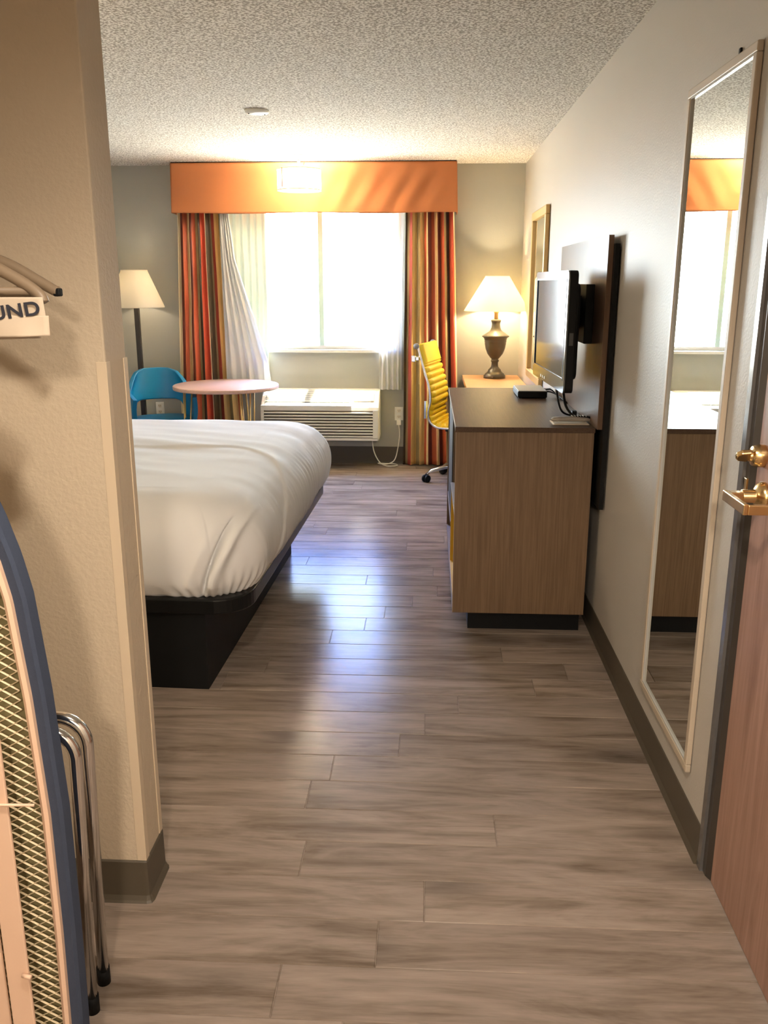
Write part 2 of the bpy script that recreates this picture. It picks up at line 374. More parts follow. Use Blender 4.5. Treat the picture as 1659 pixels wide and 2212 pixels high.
# floor: planks running across the room, real boards with real joints
def make_floor():
    mb = MB(); rnd = []
    rows = [3.914, 3.818 - .048, 3.62, 3.50, 3.36, 3.19, 3.04, 2.89, 2.738, 2.588, 2.438, 2.285, 2.131, 1.976, 1.821, 1.666, 1.512]
    w = .1525; y = 1.512; ys = []
    k0 = -19
    joints = {}
    known = [(.054, 4.212), (-.07, 4.04), (-.197, 3.907), (-.28, 3.756), (-.422, 3.601), (.125, 2.975), (.001, 2.817), (-.085, 2.661), (-.299, 2.515), (-.356, 2.299), (.208, 2.208), (-.33, 2.053), (-.107, 1.74), (-.324, 1.581)]
    for x, yy in known: joints.setdefault(floor((yy - 1.512) / .1535), []).append(x)
    w = .1535; g = .0009; Lp = 1.22
    for r in range(-19, 40):
        a = 1.512 + r * w; b = a + w
        if b > YB + .04: b = YB + .04
        if a >= b: break
        if r in joints: x0 = joints[r][0]
        else: x0 = random.uniform(0, Lp)
        xs = []; x = x0
        while x > XL - .05: x -= Lp
        while x < XR + .1: xs.append(x); x += Lp
        xs.append(x)
        for c, d in zip(xs, xs[1:]):
            c2, d2 = max(c, XL - .05), min(d, XR + .07)
            if d2 - c2 < .01: continue
            e = .0016; n0 = len(mb.f)
            # bevelled board top
            v = [(c2 + g, a + g, -.002), (d2 - g, a + g, -.002), (d2 - g, b - g, -.002), (c2 + g, b - g, -.002),
                 (c2 + e + g, a + e + g, 0), (d2 - e - g, a + e + g, 0), (d2 - e - g, b - e - g, 0), (c2 + e + g, b - e - g, 0)]
            mb.add(v, [(4, 5, 6, 7), (0, 1, 5, 4), (1, 2, 6, 5), (2, 3, 7, 6), (3, 0, 4, 7)])
            rnd += [random.random()] * 5
    mb.box(XL - .05, XR + .07, YF, YB + .04, -.08, -.002); rnd += [.5] * 6
    me = bpy.data.meshes.new('floor'); me.from_pydata(mb.v, [], mb.f); me.update()
    at = me.attributes.new('plank', 'FLOAT', 'FACE')
    at.data.foreach_set('value', rnd)
    me.materials.append(FLOOR)
    o = bpy.data.objects.new('floor', me); COL.objects.link(o); o['kind'] = 'structure'
make_floor()
struct('ceiling', box(XL, XR + .12, YF, YB + .2, H, H + .1), CEIL)

# right wall with the doorway of the connecting door
DY0, DY1, DZ = 1.06, 2.075, 2.06
mb = MB().box(XR, XR + .12, DY1, YB + .2, 0, H).box(XR, XR + .12, YF, DY0, 0, H).box(XR, XR + .12, DY0, DY1, DZ, H)
struct('wall_right', mb, WALL)
struct('wall_behind', box(XL, XR + .12, YF - .1, YF, 0, H), WALL)
struct('wall_left', box(XL - .1, XL, YF - .1, YB + .2, 0, H), WALL)
struct('wall_closet', box(XC - .1, XC, YF, PY0, 0, H), WALL_P)
struct('wall_partition', box(XL, PX, PY0, PY1, 0, H), WALL_P, bevel=.004)
# entrance wall behind the viewer with its doorway, the corridor lamp beyond it
EY0, EY1 = -.32, -.20
struct('wall_entrance', MB().box(XC, -.56, EY0, EY1, 0, H).box(.70, XR, EY0, EY1, 0, H).box(-.56, .70, EY0, EY1, 2.06, H), WALL)
# window wall
WX0, WX1, WZ0, WZ1 = -1.78, -.27, .975, 2.16
mb = MB().box(XL, WX0, YB, YB + .16, 0, H).box(WX1, XR, YB, YB + .16, 0, H).box(WX0, WX1, YB, YB + .16, 0, WZ0).box(WX0, WX1, YB, YB + .16, WZ1, H)
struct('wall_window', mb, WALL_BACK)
struct('sun_blocker', box(WX0 - .3, WX1 + .3, YB + .16, YB + .24, 2.22, 2.30), EXT)  # unseen overhang added to limit how far the sun reaches inside
# window: frame, mullion, panes
wf = MB()
wf.box(WX0, WX1, YB + .06, YB + .11, WZ0, WZ0 + .03).box(WX0, WX1, YB + .06, YB + .11, WZ1 - .03, WZ1)
wf.box(WX0, WX0 + .03, YB + .06, YB + .11, WZ0 + .03, WZ1 - .03).box(WX1 - .03, WX1, YB + .06, YB + .11, WZ0 + .03, WZ1 - .03)
win = struct('window_1', wf, WHITEP)
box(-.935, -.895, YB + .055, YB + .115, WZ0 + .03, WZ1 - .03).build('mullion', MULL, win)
box(WX0 + .03, -.935, YB + .075, YB + .081, WZ0 + .03, WZ1 - .03).build('pane', GLASS, win)
box(-.895, WX1 - .03, YB + .09, YB + .096, WZ0 + .03, WZ1 - .03).build('pane', GLASS, win)
box(WX0 - .02, WX1 + .02, YB - .02, YB + .06, WZ0 - .025, WZ0).build('window_sill', WHITEP, win, bevel=.004)

# rubber baseboards
def basebd(name, mb): return struct(name, mb, BASEB, bevel=.003)
def cove(y0, y1, h=.118):  # right wall cove profile with toe
    return [(XR, 0), (XR - .012, 0), (XR - .009, .006), (XR - .004, .018), (XR - .003, h - .004), (XR, h)]
basebd('baseboard_right', MB().prism(cove(0, 0), 'y', DY1 + .002, YB))
basebd('baseboard_back', MB().prism([(YB, 0), (YB - .012, 0), (YB - .004, .018), (YB - .003, .145), (YB, .148)], 'x', XL, XR - .02))
pth = [(XC, PY0 - .004), (PX - .02, PY0 - .0045), (PX - .004, PY0 - .0045), (PX + .003, PY0 - .003), (PX + .0045, PY0 + .004), (PX + .0045, PY1 - .004), (PX + .003, PY1 + .003), (PX - .004, PY1 + .0045), (XL, PY1 + .004)]
mbb = MB(); zs = [(0, .010), (.006, .006), (.018, .001), (.114, 0), (.118, -.003)]
vs = []; n = len(pth)
inn = [(XC, PY0 + .001), (PX - .02, PY0 + .001), (PX - .005, PY0 + .001), (PX - .002, PY0 + .002), (PX - .001, PY0 + .005), (PX - .001, PY1 - .005), (PX - .002, PY1 - .002), (PX - .005, PY1 - .001), (XL, PY1 - .001)]
for z, o_ in zs:
    for (x, y), (xi, yi) in zip(pth, inn):
        d = Vector((x - xi, y - yi)); d = d.normalized() if d.length else d
        vs.append((x + d.x * o_, y + d.y * o_, z))
for (xi, yi) in inn: vs.append((xi, yi, .118))
fs = [(i * n + j, i * n + j + 1, (i + 1) * n + j + 1, (i + 1) * n + j) for i in range(5) for j in range(n - 1)]
mbb.add(vs, fs); ob = mbb.build('baseboard_partition', BASEB); ob['kind'] = 'structure'

# vinyl corner guards on the partition end
def guard(name, cx, cy, sx, sy, label):
    t = .0025; w = .021; poly = [(cx + sx * t, cy + sy * t), (cx + sx * t, cy - sy * w), (cx, cy - sy * w), (cx, cy), (cx - sx * w, cy), (cx - sx * w, cy + sy * t)]
    o = MB().prism(poly, 'z', .119, 1.363).build(name, GUARD, bevel=.0008)
    tag(o, label, 'corner guard')
guard('corner_guard', PX, PY0, 1, -1, 'beige vinyl corner guard on the near edge of the partition wall end')
guard('corner_guard', PX, PY1, 1, 1, 'beige vinyl corner guard on the far edge of the partition, next to the bed')

# connecting door in the right wall
jb = MB()
jb.prism([(XR + .12, DY1 - .001), (XR - .004, DY1 - .001), (XR - .004, DY1 - .026), (XR + .10, DY1 - .026), (XR + .10, DY1 - .02), (XR + .12, DY1 - .02)], 'z', 0, DZ)
jb.box(XR - .004, XR + .12, DY0 + .001, DY0 + .026, 0, DZ).box(XR - .004, XR + .12, DY0 + .026, DY1 - .026, DZ - .026, DZ - .001)
struct('trim_2', jb, JAMBL)
door = box(XR + .012, XR + .055, DY0 + .03, DY1 - .072, .004, DZ - .03).build('door_1', DOORM); door['kind'] = 'structure'
sg = MB().prism([(XR + .056, DY1 - .027), (XR + .004, DY1 - .027), (XR + .004, DY1 - .050), (XR + .013, DY1 - .071), (XR + .056, DY1 - .071)], 'z', .004, DZ - .03)
sg.build('edge_seal', METALJ, door)
# latch tongue
box(XR - .001, XR + .006, 2.026, 2.040, 1.045, 1.085).build('latch_plate', BRASS, door, bevel=.001)
# lever handle
lv = MB(); hy, hz = 1.945, 1.062
lv.lathe([(.034, 0), (.034, .006), (.030, .014), (.020, .020), (.0155, .022), (.0155, .050)], n=36)
rot = Matrix.Translation((XR + .012, hy, hz)) @ Matrix.Rotation(radians(-90), 4, 'Y')
lv.xf(rot)
lv2 = MB().box(XR - .066, XR - .030, hy - .012, hy + .012, hz - .011, hz + .011)
lv2.box(XR - .076, XR - .066, hy - .125, hy + .013, hz - .012, hz + .012)
lv2.box(XR - .066, XR - .002, hy - .125, hy - .115, hz - .012, hz + .010)
h1 = lv.build('lever_rose', BRASS, door, bevel=.001)
lv2.build('lever_handle', BRASS, door, bevel=.002)
# deadbolt
db = MB(); db.lathe([(.026, 0), (.026, .012), (.022, .026), (.013, .028), (.013, .034)], n=36)
db.xf(Matrix.Translation((XR + .012, 1.972, 1.150)) @ Matrix.Rotation(radians(-90), 4, 'Y'))
db.build('deadbolt_rose', BRASS, door, bevel=.001)
dt = MB().prism([(-.021, -.004), (.021, -.004), (.017, .018), (.006, .026), (-.006, .026), (-.017, .018)], 'z', -.006, .006)
dt.xf(Matrix.Translation((XR - .024, 1.972, 1.150)) @ Matrix.Rotation(radians(90), 4, 'Z') @ Matrix.Rotation(radians(40), 4, 'Y'))
dt.build('thumb_turn', BRASS, door, bevel=.003)

# ================================================================== WINDOW DRESSING
vx0, vx1, vy, vz0, vz1 = -2.066, .200, 7.20, 2.055, 2.432
def valf(u, v):   # u along: left side, front, right side
    L = .21; W = vx1 - vx0; T = 2 * L + W; s = u * T; z = lerp(vz0, vz1, v)
    if s < L: x, y = vx0, YB - .006 - s
    elif s < L + W:
        x, y = vx0 + (s - L), YB - .006 - L
        q = (x - vx0) / W
        f = sin(pi * v) * .6 + .25 * (1 - v)
        rp = interp([(0, .15), (.5, .35), (.62, 1), (.9, 1), (1, .2)], q)
        y += f * rp * (.010 * sin((x - .62 * (z - vz0)) * 34) + .008 * noise.noise(Vector(((x - .5 * z) * 9, z * 2, 3))))
        y += .004 * noise.noise(Vector((x * 4, z * 5, 0)))
    else: x, y = vx1, YB - .006 - L + (s - L - W)
    if v == 0: z += .004 * sin(s * 6)
    x += (.5 - v) * .012 * (1 if x > -1 else -1)
    return (x, y, z)
val = MB().grid(valf, 260, 26).build('valance', ORANGE, solid=.006)
tag(val, 'wide burnt orange fabric valance across the top of the window', 'valance')
box(vx0 + .01, vx1 - .01, 7.212, YB - .002, 2.428, 2.4385).build('mounting_board', BLACK, val)

def curtain(name, x0, x1, xb0, xb1, z0, z1, yc, amp, folds, m, period, phase, label, group=None, cat='curtain', edge=None, seed=0, thick=.002, wav=1.0):
    nu, nv = int(folds * 22), 50
    def uvx(u): return u * folds * .16 / period + phase
    def fn(u, v):
        z = lerp(z0, z1, v)
        a = lerp(xb0, x0, v); b = lerp(xb1, x1, v)
        if edge: a, b = edge(z, a, b)
        ph = 2 * pi * folds * (u + .018 * noise.noise(Vector((u * 6, z * .9, seed)))) + .9 * noise.noise(Vector((u * 3, z * .6, seed + 4)))
        am = amp * (.75 + .6 * noise.noise(Vector((u * 5, 2, seed + 8)))) * (1.0 + .25 * (1 - v))
        x = lerp(a, b, u) + .35 * amp * wav * sin(2 * ph) * .4 + .008 * (1 - v) * noise.noise(Vector((u * 4, z * 1.5, seed + 2)))
        y = yc + am * sin(ph) + .010 * noise.noise(Vector((u * 10, z * 4, seed + 1)))
        return (x, y, z)
    mb = MB().grid(fn, nu, nv, uvfn=lambda u, v: (uvx(u), v))
    o = mb.build(name, m, solid=thick)
    return tag(o, label, cat, group)
curtain('striped_curtain', -2.048, -1.655, -2.140, -1.585, .018, 2.20, 7.322, .027, 6.5, STRIPE, 1.02, -.0, 'striped red, tan and brown curtain left of the window behind the round table', 'striped curtains', seed=1)
curtain('striped_curtain', -.205, .178, -.215, .262, .012, 2.20, 7.322, .027, 6.0, STRIPE, 1.0, .60, 'striped red, tan and brown curtain right of the window behind the yellow chair', 'striped curtains', seed=5)
def sheer_edge(z, a, b):
    return (-1.70, interp([(.66, -1.315), (.9, -1.345), (1.19, -1.43), (1.45, -1.51), (1.71, -1.588), (2.07, -1.625), (2.2, -1.63)], z))
curtain('sheer_curtain', -1.7, -1.6, -1.7, -1.3, .66, 2.20, 7.26, .014, 5, SHEER, 1, 0, 'white sheer curtain bunched and swept aside at the left of the window', 'sheer curtains', edge=sheer_edge, seed=12, thick=0, wav=.3)
curtain('sheer_curtain', -.437, -.215, -.425, -.235, .645, 2.20, 7.375, .014, 4.3, SHEER, 1, 0, 'white sheer curtain hanging straight at the right of the window', 'sheer curtains', seed=21, thick=0, wav=.3)
curtain('liner_curtain', -1.69, -1.34, -1.69, -1.352, .68, 2.20, 7.375, .015, 6, LINER, 1, 0, 'cream blackout liner in narrow pleats behind the left sheer', cat='curtain', seed=31, thick=0, wav=.3)

# ================================================================== AIR CONDITIONER
ac = empty('air_conditioner', (-.905, 7.28, .225), 0, 'cream through wall air conditioner with louvred front under the window', 'air conditioner')
def L_(mb, o): return mb.xf(Matrix.Translation(-Vector(o.location)))
ax0, ax1 = -1.402, -.412
prof = [(YB - .002, .245), (7.165, .242), (7.150, .250), (7.148, .500), (7.155, .520), (7.185, .548), (7.300, .640), (7.33, .648), (YB - .002, .650)]
L_(MB().prism(prof, 'x', ax0, ax1), ac).build('housing', WHITEP, ac, bevel=.008)
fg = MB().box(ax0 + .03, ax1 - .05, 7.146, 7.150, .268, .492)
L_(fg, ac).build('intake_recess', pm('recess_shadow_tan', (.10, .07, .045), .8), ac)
sl = MB()
for i in range(9):
    z = .275 + i * .0245
    sl.prism([(7.150, z + .013), (7.132, z + .010), (7.130, z + .002), (7.134, z - .001), (7.150, z + .001)], 'x', ax0 + .03, ax1 - .05)
sl.box(ax0 + .008, ax0 + .03, 7.132, 7.15, .262, .50).box(ax1 - .05, ax1 - .008, 7.132, 7.15, .262, .50).box(ax0 + .008, ax1 - .008, 7.132, 7.15, .248, .268)
L_(sl, ac).build('intake_louvres', WHITEP, ac)
def slope(y): return .548 + (y - 7.185) * .8
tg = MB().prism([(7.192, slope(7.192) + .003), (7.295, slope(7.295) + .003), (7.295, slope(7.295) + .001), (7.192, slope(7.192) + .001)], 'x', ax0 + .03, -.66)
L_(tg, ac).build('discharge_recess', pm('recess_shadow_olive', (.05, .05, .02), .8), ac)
tg = MB()
for i in range(6):
    y = 7.196 + i * .019; z = slope(y) + .004
    tg.prism([(y, z), (y + .005, z + .014), (y + .0085, z + .014), (y + .0065, z)], 'x', ax0 + .03, -.66)
for x in [ax0 + .03 + i * .11 for i in range(7)]:
    tg.prism([(7.192, slope(7.192) + .002), (7.295, slope(7.295) + .002), (7.295, slope(7.295) + .012), (7.192, slope(7.192) + .012)], 'x', x, x + .004)
tg.box(ax0 + .005, -.64, 7.140, 7.175, .498, .536)
L_(tg, ac).build('discharge_grille', WHITEP, ac)
cd = MB().prism([(7.200, slope(7.2) + .001), (7.200, slope(7.2) + .012), (7.290, slope(7.29) + .012), (7.290, slope(7.29) + .001)], 'x', -.628, -.455)
L_(cd, ac).build('control_door', IVORY, ac, bevel=.004)
cordp = smooth_path([(-.485, 7.39, .25), (-.47, 7.37, .12), (-.42, 7.33, .03), (-.36, 7.27, .008), (-.30, 7.26, .008), (-.262, 7.29, .009), (-.29, 7.345, .009), (-.37, 7.36, .009), (-.43, 7.33, .017), (-.36, 7.29, .017), (-.29, 7.30, .05), (-.262, 7.375, .14), (-.248, 7.39, .26), (-.256, 7.39, .345)], 8)
L_(MB().tube(cordp, .0048, 8), ac).build('power_cord', WHITEP, ac)
L_(box(-.275, -.235, 7.385, 7.411, .34, .385), ac).build('plug', WHITEP, ac, bevel=.004)

def outlet(x, z, label):
    o = empty('wall_outlet', (x, YB, z), 0, label, 'outlet', 'wall outlets')
    box(-.036, .036, -.006, 0, -.058, .058).build('cover_plate', WHITEP, o, bevel=.003)
    for s in (-1, 1):
        r = box(-.016, .016, -.009, -.006, s * .026 - .014, s * .026 + .014).build('socket', IVORY, o, bevel=.002)
        MB().box(-.008, -.0055, -.0098, -.009, s * .026 - .002, s * .026 + .008).box(.0055, .008, -.0098, -.009, s * .026 - .002, s * .026 + .008).box(-.002, .002, -.0098, -.009, s * .026 - .010, s * .026 - .006).build('slots', BLACK, r)
outlet(-.255, .435, 'wall outlet between the air conditioner and the right curtain')
outlet(-2.332, .462, 'wall outlet seen through the gap in the blue chair back')

# ================================================================== CEILING THINGS
sd = empty('smoke_detector', (-.965, 5.13, H), 0, 'round white ceiling disc detector in front of the ceiling lamp', 'smoke detector')
MB().lathe([(.066, 0), (.066, -.008), (.060, -.016), (.030, -.020), (.012, -.021)], n=40).build('cover', WHITEP, sd)
for a in (30, 200): MB().lathe([(.004, -.0155), (.004, -.021)], (.045 * cos(radians(a)), .045 * sin(radians(a)), 0), n=10).build('vent_hole', BLACK, sd)

cl = empty('ceiling_lamp', (-.992, 6.88, H), 0, 'lit round drum ceiling lamp glowing in front of the orange valance', 'lamp')
MB().lathe([(.068, 0), (.068, -.012), (.060, -.022), (.010, -.026)], n=36).build('canopy', GOLDP, cl)
MB().tube([(0, 0, -.02), (0, 0, -.12)], .011, 12).build('stem', GOLDP, cl)
MB().lathe([(.163, -.100), (.163, -.250)], n=60, cap=False).build('drum_shade', DRUM, cl)
MB().lathe([(.156, -.244), (.08, -.248), (.001, -.248)], n=60, cap=False).build('diffuser', DRUM, cl)
MB().lathe([(.164, -.098), (.166, -.098), (.166, -.106), (.164, -.106)], n=60, cap=False).lathe([(.164, -.244), (.166, -.244), (.166, -.252), (.164, -.252)], n=60, cap=False).build('shade_ring', GOLDP, cl)
box(-.112, -.104, -.134, -.122, -.235, -.10).build('side_strap', pm('bronze_strap', (.3, .13, .04), .4, .5), cl)
lamp('ceiling_lamp_light', 'POINT', (-.992, 6.88, 2.295), 42, (1, .88, .70), .07)

el = empty('corridor_lamp', (.10, -1.35, H), 0, 'flush round ceiling lamp in the corridor behind the viewer', 'lamp')
MB().lathe([(.15, 0), (.15, -.02), (.14, -.03)], n=40).build('pan', WHITEP, el)
dl = empty('added_downlight', (-.10, .72, H), 0, 'added round downlight filling the entry, unseen above the viewer', 'lamp')  # ceiling ring of the added entry fill light
MB().lathe([(.075, 0), (.075, -.004), (.060, -.006), (.058, 0)], n=40).build('trim_ring', WHITEP, dl)

# ================================================================== BED
bedR = empty('bed', (-.838, 3.045, 0), -.028, 'low black platform bed with white bedding, foot towards the walkway', 'bed')
box(-1.85, 0, 0, 1.75, 0, .318).build('base', BLACK, bedR)
rp = [(-2.08, -.03), (.02, -.03)]
for i in range(1, 10):
    a = -pi / 2 + i * pi / 2 / 10; rp.append((.02 + .15 * cos(a), .12 + .15 * sin(a)))
rp += [(.17, .12), (.17, 1.90)]
for i in range(1, 10):
    a = i * pi / 2 / 10; rp.append((.02 + .15 * cos(a), 1.90 + .15 * sin(a)))
rp += [(.02, 2.05), (-2.08, 2.05)]
MB().prism(rp, 'z', .319, .381).build('platform', pm('black_frame', (.006, .006, .006), .3, spec=.3), bedR, bevel=.008, seg=3)

def duvet():
    x0, x1, y0, y1 = -2.02, .185, -.015, 2.02; r0 = .20
    NP = 1400
    prof = [(.030, .372), (.012, .384), (.0, .40), (-.022, .44), (-.034, .49), (-.037, .54), (-.032, .59), (-.018, .635), (.006, .675), (.036, .708), (.072, .730), (.115, .745), (.165, .754), (.22, .759)]
    # densify
    dense = [(p.x, p.z) for p in smooth_path([(a, 0, z) for a, z in prof], 8)]
    ins = .22
    while ins < .98: ins += .010; dense.append((ins, .760))
    hx, hy = (x1 - x0) / 2, (y1 - y0) / 2; cx, cy = (x0 + x1) / 2, (y0 + y1) / 2
    def perim(d, j):
        ax, ay = hx - d, hy - d; r = max(min(r0 - d * .5, .24), .05); r = min(r, ax * .98, ay * .98)
        # fixed fractional layout of the perimeter
        t = j / NP * 4; k = int(t) % 4; q = t - int(t)
        # each side: 84% straight-ish, corner shared; use angle-param of rounded rect
        cn = [(1, -1), (1, 1), (-1, 1), (-1, -1)][k]      # corner reached by segment k
        # segment: second half of previous side, then the corner, then the first half of next side
        c = (cn[0] * (ax - r), cn[1] * (ay - r)); a0 = [-pi / 2, 0, pi / 2, pi][k]
        sa = [ax - r, ay - r, ax - r, ay - r][k]; sb = [ay - r, ax - r, ay - r, ax - r][k]
        if q < .40:
            p = q / .40; dr = [(1, 0), (0, 1), (-1, 0), (0, -1)][k]; e = (c[0] + r * cos(a0), c[1] + r * sin(a0))
            return (e[0] - dr[0] * sa * (1 - p), e[1] - dr[1] * sa * (1 - p)), (cos(a0), sin(a0))
        if q < .60:
            a = a0 + (q - .40) / .20 * pi / 2
            return (c[0] + r * cos(a), c[1] + r * sin(a)), (cos(a), sin(a))
        p = (q - .60) / .40; a = a0 + pi / 2; dr = [(0, 1), (-1, 0), (0, -1), (1, 0)][k]; e = (c[0] + r * cos(a), c[1] + r * sin(a))
        return (e[0] + dr[0] * sb * p, e[1] + dr[1] * sb * p), (cos(a), sin(a))
    vs = []; 
    for i, (d, z) in enumerate(dense):
        side = max(0, min(1, (.74 - z) / .10)); bot = max(0, min(1, (.50 - z) / .12))
        for j in range(NP):
            (px, py), nrm = perim(d, j); x, y = cx + px, cy + py
            n = Vector((nrm[0], nrm[1], 0))
            # puffiness and wrinkles
            w = .012 * noise.noise(Vector((x * 2.2, y * 2.2, z * 2.5))) + .005 * noise.noise(Vector((x * 7, y * 7, z * 6)))
            # radiating gathers near the tucked foot corner
            dc = sqrt((x - .10) ** 2 + (y - .02) ** 2)
            ang = atan2(y - .12, x - .02)
            g = bot * exp(-(dc / .28) ** 2) * .007 * sin(ang * 26 + 3 * z)
            # vertical pulls along the foot side
            foot = max(0, nrm[0]) * side
            g += foot * .0035 * noise.noise(Vector((z * 2, (y + .35 * z) * 26, 5)))
            disp = n * ((w + g) * (.35 + .65 * side))
            zz = z
            top = 1 - side
            # long shallow wrinkles on top
            if top > 0:
                q = x * .35 + y
                zz += top * (.0065 * noise.noise(Vector((x * 1.6 + y * 1.2, q * 7, 1))) + .0022 * noise.noise(Vector((x * 4 + y * 2, y * 10, 2))))
            # ridge where the upper sheet ends: nearer part sits a little lower
            xr = x
            yc = 1.08 - .10 * max(0, min(1, (-.1 - xr) / 1.2)) - 1.5 * max(0, xr + .16) ** 1.35 + .03 * sin(x * 5)
            if z < .74: yc -= (.74 - z) * 1.0
            st = 1 / (1 + exp(-(y - yc) / .008))
            zz += top * .011 * (st - .5)
            disp += n * (side * .010 * (st - .5)) * (1 if nrm[0] > .2 else 0)
            # deep tuck crease at the near foot corner, on the near face and round the corner
            if y < .25 and x > -.25 and z < .705:
                t = (z - .385) / (.69 - .385); xc = .0 + .125 * max(0, t) ** 1.3
                dx = x - xc
                dep = interp([(0, .010), (.15, .036), (.6, .044), (.9, .024), (1.0, .0)], t)
                disp -= n * dep * exp(-(dx / .0075) ** 2)
                disp += n * dep * .75 * exp(-((dx - .032) / .022) ** 2)
                disp += n * dep * .35 * exp(-((dx + .05) / .03) ** 2)
            vs.append((x + disp.x, y + disp.y, zz))
    mb = MB(); R = len(dense)
    fs = [(i * NP + j, i * NP + (j + 1) % NP, (i + 1) * NP + (j + 1) % NP, (i + 1) * NP + j) for i in range(R - 1) for j in range(NP)]
    c0 = len(vs); vs.append((cx, cy, .760))
    fs += [((R - 1) * NP + j, (R - 1) * NP + (j + 1) % NP, c0) for j in range(NP)]
    fs.append(tuple(range(NP))[::-1])
    mb.add(vs, fs, True)
    o = mb.build('duvet', WHITEF, bedR)
    return o
duvet()
# bed head pillows are beyond the frame; the mattress under the duvet carries them
# ================================================================== FLOOR LAMP, BLUE CHAIR, TABLE
fl = empty('floor_lamp', (-2.400, 7.185, 0), 0, 'black floor lamp with pleated cream shade in the corner left of the curtain', 'lamp')
MB().lathe([(.14, 0), (.14, .018), (.12, .026), (.02, .030)], n=40).build('base', BLACK, fl)
box(-.019, .019, -.019, .019, .03, 1.42).build('pole', pm('black_brown_pole', (.03, .022, .016), .3), fl, bevel=.003)
pl = lambda j, n: 1 + .010 * (j % 2)
MB().lathe([(.222, 1.325), (.223, 1.332), (.106, 1.612), (.105, 1.622)], n=160, cap=False, wob=pl).build('lamp_shade', SHADE_OFF, fl, solid=.002)
lamp('floor_lamp_light', 'POINT', (-2.400, 7.185, 1.47), .9, (1, .86, .68), .04)

bc = empty('barrel_chair', (-2.118, 6.79, 0), radians(25), 'teal vinyl barrel armchair with a cut-out back beside the round table', 'chair')
def shellf(u, v):
    a = lerp(-118, 118, u); A = abs(a); th = radians(90 + a)   # 90 deg = back (+y)
    top = interp([(0, .850), (24, .850), (40, .825), (58, .75), (68, .706), (88, .688), (104, .672), (118, .655)], A)
    bot = interp([(0, .600), (38, .600), (50, .585), (58, .545), (64, .47), (72, .425), (90, .42), (118, .42)], A)
    z = lerp(bot, top, v)
    zz = (z - .42) / .44
    rx = .232 + .022 * zz + .015 * sin(pi * v); ry = .235 + .075 * zz
    flare = interp([(0, 0), (90, 0), (118, .02)], A)
    x = cos(th) * rx; y = sin(th) * ry
    if A > 90: y = -(A - 90) / 28 * (.20 - .05 * (1 - v)); x = (1 if cos(th) > 0 else -1) * (rx - flare)
    return (x, y, z)
shm = MB().grid(shellf, 96, 16)
shm.build('back_shell', BLUE, bc, solid=.034, off=0, bevel=.012, seg=3)
# seat as a soft round-cornered pad
def padmb(*a):
    vs, fs = padx(*a); m_ = MB(); m_.add(vs, fs, True); return m_
def padx(rx, ry, z0, z1, yo, n=48):
    pr = [(.70, z0), (.93, z0), (.99, z0 + .012), (1, (z0 + z1) / 2), (.985, z1 - .014), (.93, z1 - .002), (.6, z1 + .006), (.01, z1 + .01)]
    vs = []; k = len(pr)
    for r, z in pr:
        for j in range(n):
            a = 2 * pi * j / n; c, s_ = cos(a), sin(a); e = .55
            vs.append((rx * r * math.copysign(abs(c) ** e, c), yo + ry * r * math.copysign(abs(s_) ** e, s_), z))
    fs = [(i * n + j, i * n + (j + 1) % n, (i + 1) * n + (j + 1) % n, (i + 1) * n + j) for i in range(k - 1) for j in range(n)]
    fs += [tuple(range(n))[::-1], tuple((k - 1) * n + j for j in range(n))]
    return vs, fs
padmb(.212, .215, .385, .488, -.01).build('seat', BLUE, bc)
for sx in (-1, 1):
    for sy in (-1, 1):
        MB().tube([(sx * .14, sy * .15, .38), (sx * .19, sy * .20, 0)], [.017, .011], 12).build('leg', BLACK, bc)

rt = empty('round_table', (-1.59, 6.765, 0), 0, 'round table with a pinkish wood top on thin gold rod legs', 'table')
MB().lathe([(.390, .720), (.408, .722), (.410, .728), (.410, .746), (.406, .750), (.001, .7505)], n=96).build('tabletop', TABLEM, rt)
for a in (68, 188, 308):
    A = radians(a); c = Vector((.325 * cos(A), .325 * sin(A), 0)); t = Vector((-sin(A), cos(A), 0)); rr = Vector((cos(A), sin(A), 0))
    foot = c + rr * .02
    m_ = MB()
    for o_, in_ in ((-.045, 0), (0, -.06), (.045, 0)):
        m_.tube([foot + t * o_ * .18 + rr * in_ * .15 + Vector((0, 0, .006)), c + t * o_ + rr * in_ + Vector((0, 0, .721))], .0052, 8)
    m_.lathe([(.014, 0), (.014, .01)], foot, n=14)
    m_.build('hairpin_leg', GOLDW, rt)

# ================================================================== DRESSER
dr = empty('dresser', (.41, 4.39, 0), 0, 'brown laminate dresser with open yellow-lined shelves under the television', 'dresser')
def D(mb): return mb.xf(Matrix.Translation((-.41, -4.39, 0)))
dx0, dx1, dy0, dy1 = .117, .700, 3.672, 5.09
D(box(dx0 - .003, dx1 + .003, dy0 - .004, dy1 + .002, .912, .934)).build('top', DRESS_TOP, dr, bevel=.0012)
D(box(dx0, dx1, dy0, dy0 + .022, .092, .912)).build('side_panel', DRESS_SIDE, dr)
D(box(dx0, dx1, dy1 - .022, dy1, .092, .912)).build('side_panel', DRESS_SIDE, dr)
D(box(dx0 + .012, dx1 - .01, 4.36, 4.382, .114, .912)).build('divider', DRESS_SIDE, dr)
D(box(dx0, dx1, dy0 + .022, dy1 - .022, .092, .114)).build('bottom_panel', DRESS_SIDE, dr)
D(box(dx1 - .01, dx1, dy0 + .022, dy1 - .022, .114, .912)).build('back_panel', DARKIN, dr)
D(box(dx0 + .002, dx1 - .01, dy0 + .022, 4.36, .515, .535)).build('shelf', DRESS_SIDE, dr)
D(box(dx0 + .002, dx1 - .01, 4.382, dy1 - .022, .30, .32)).build('shelf', DRESS_SIDE, dr)
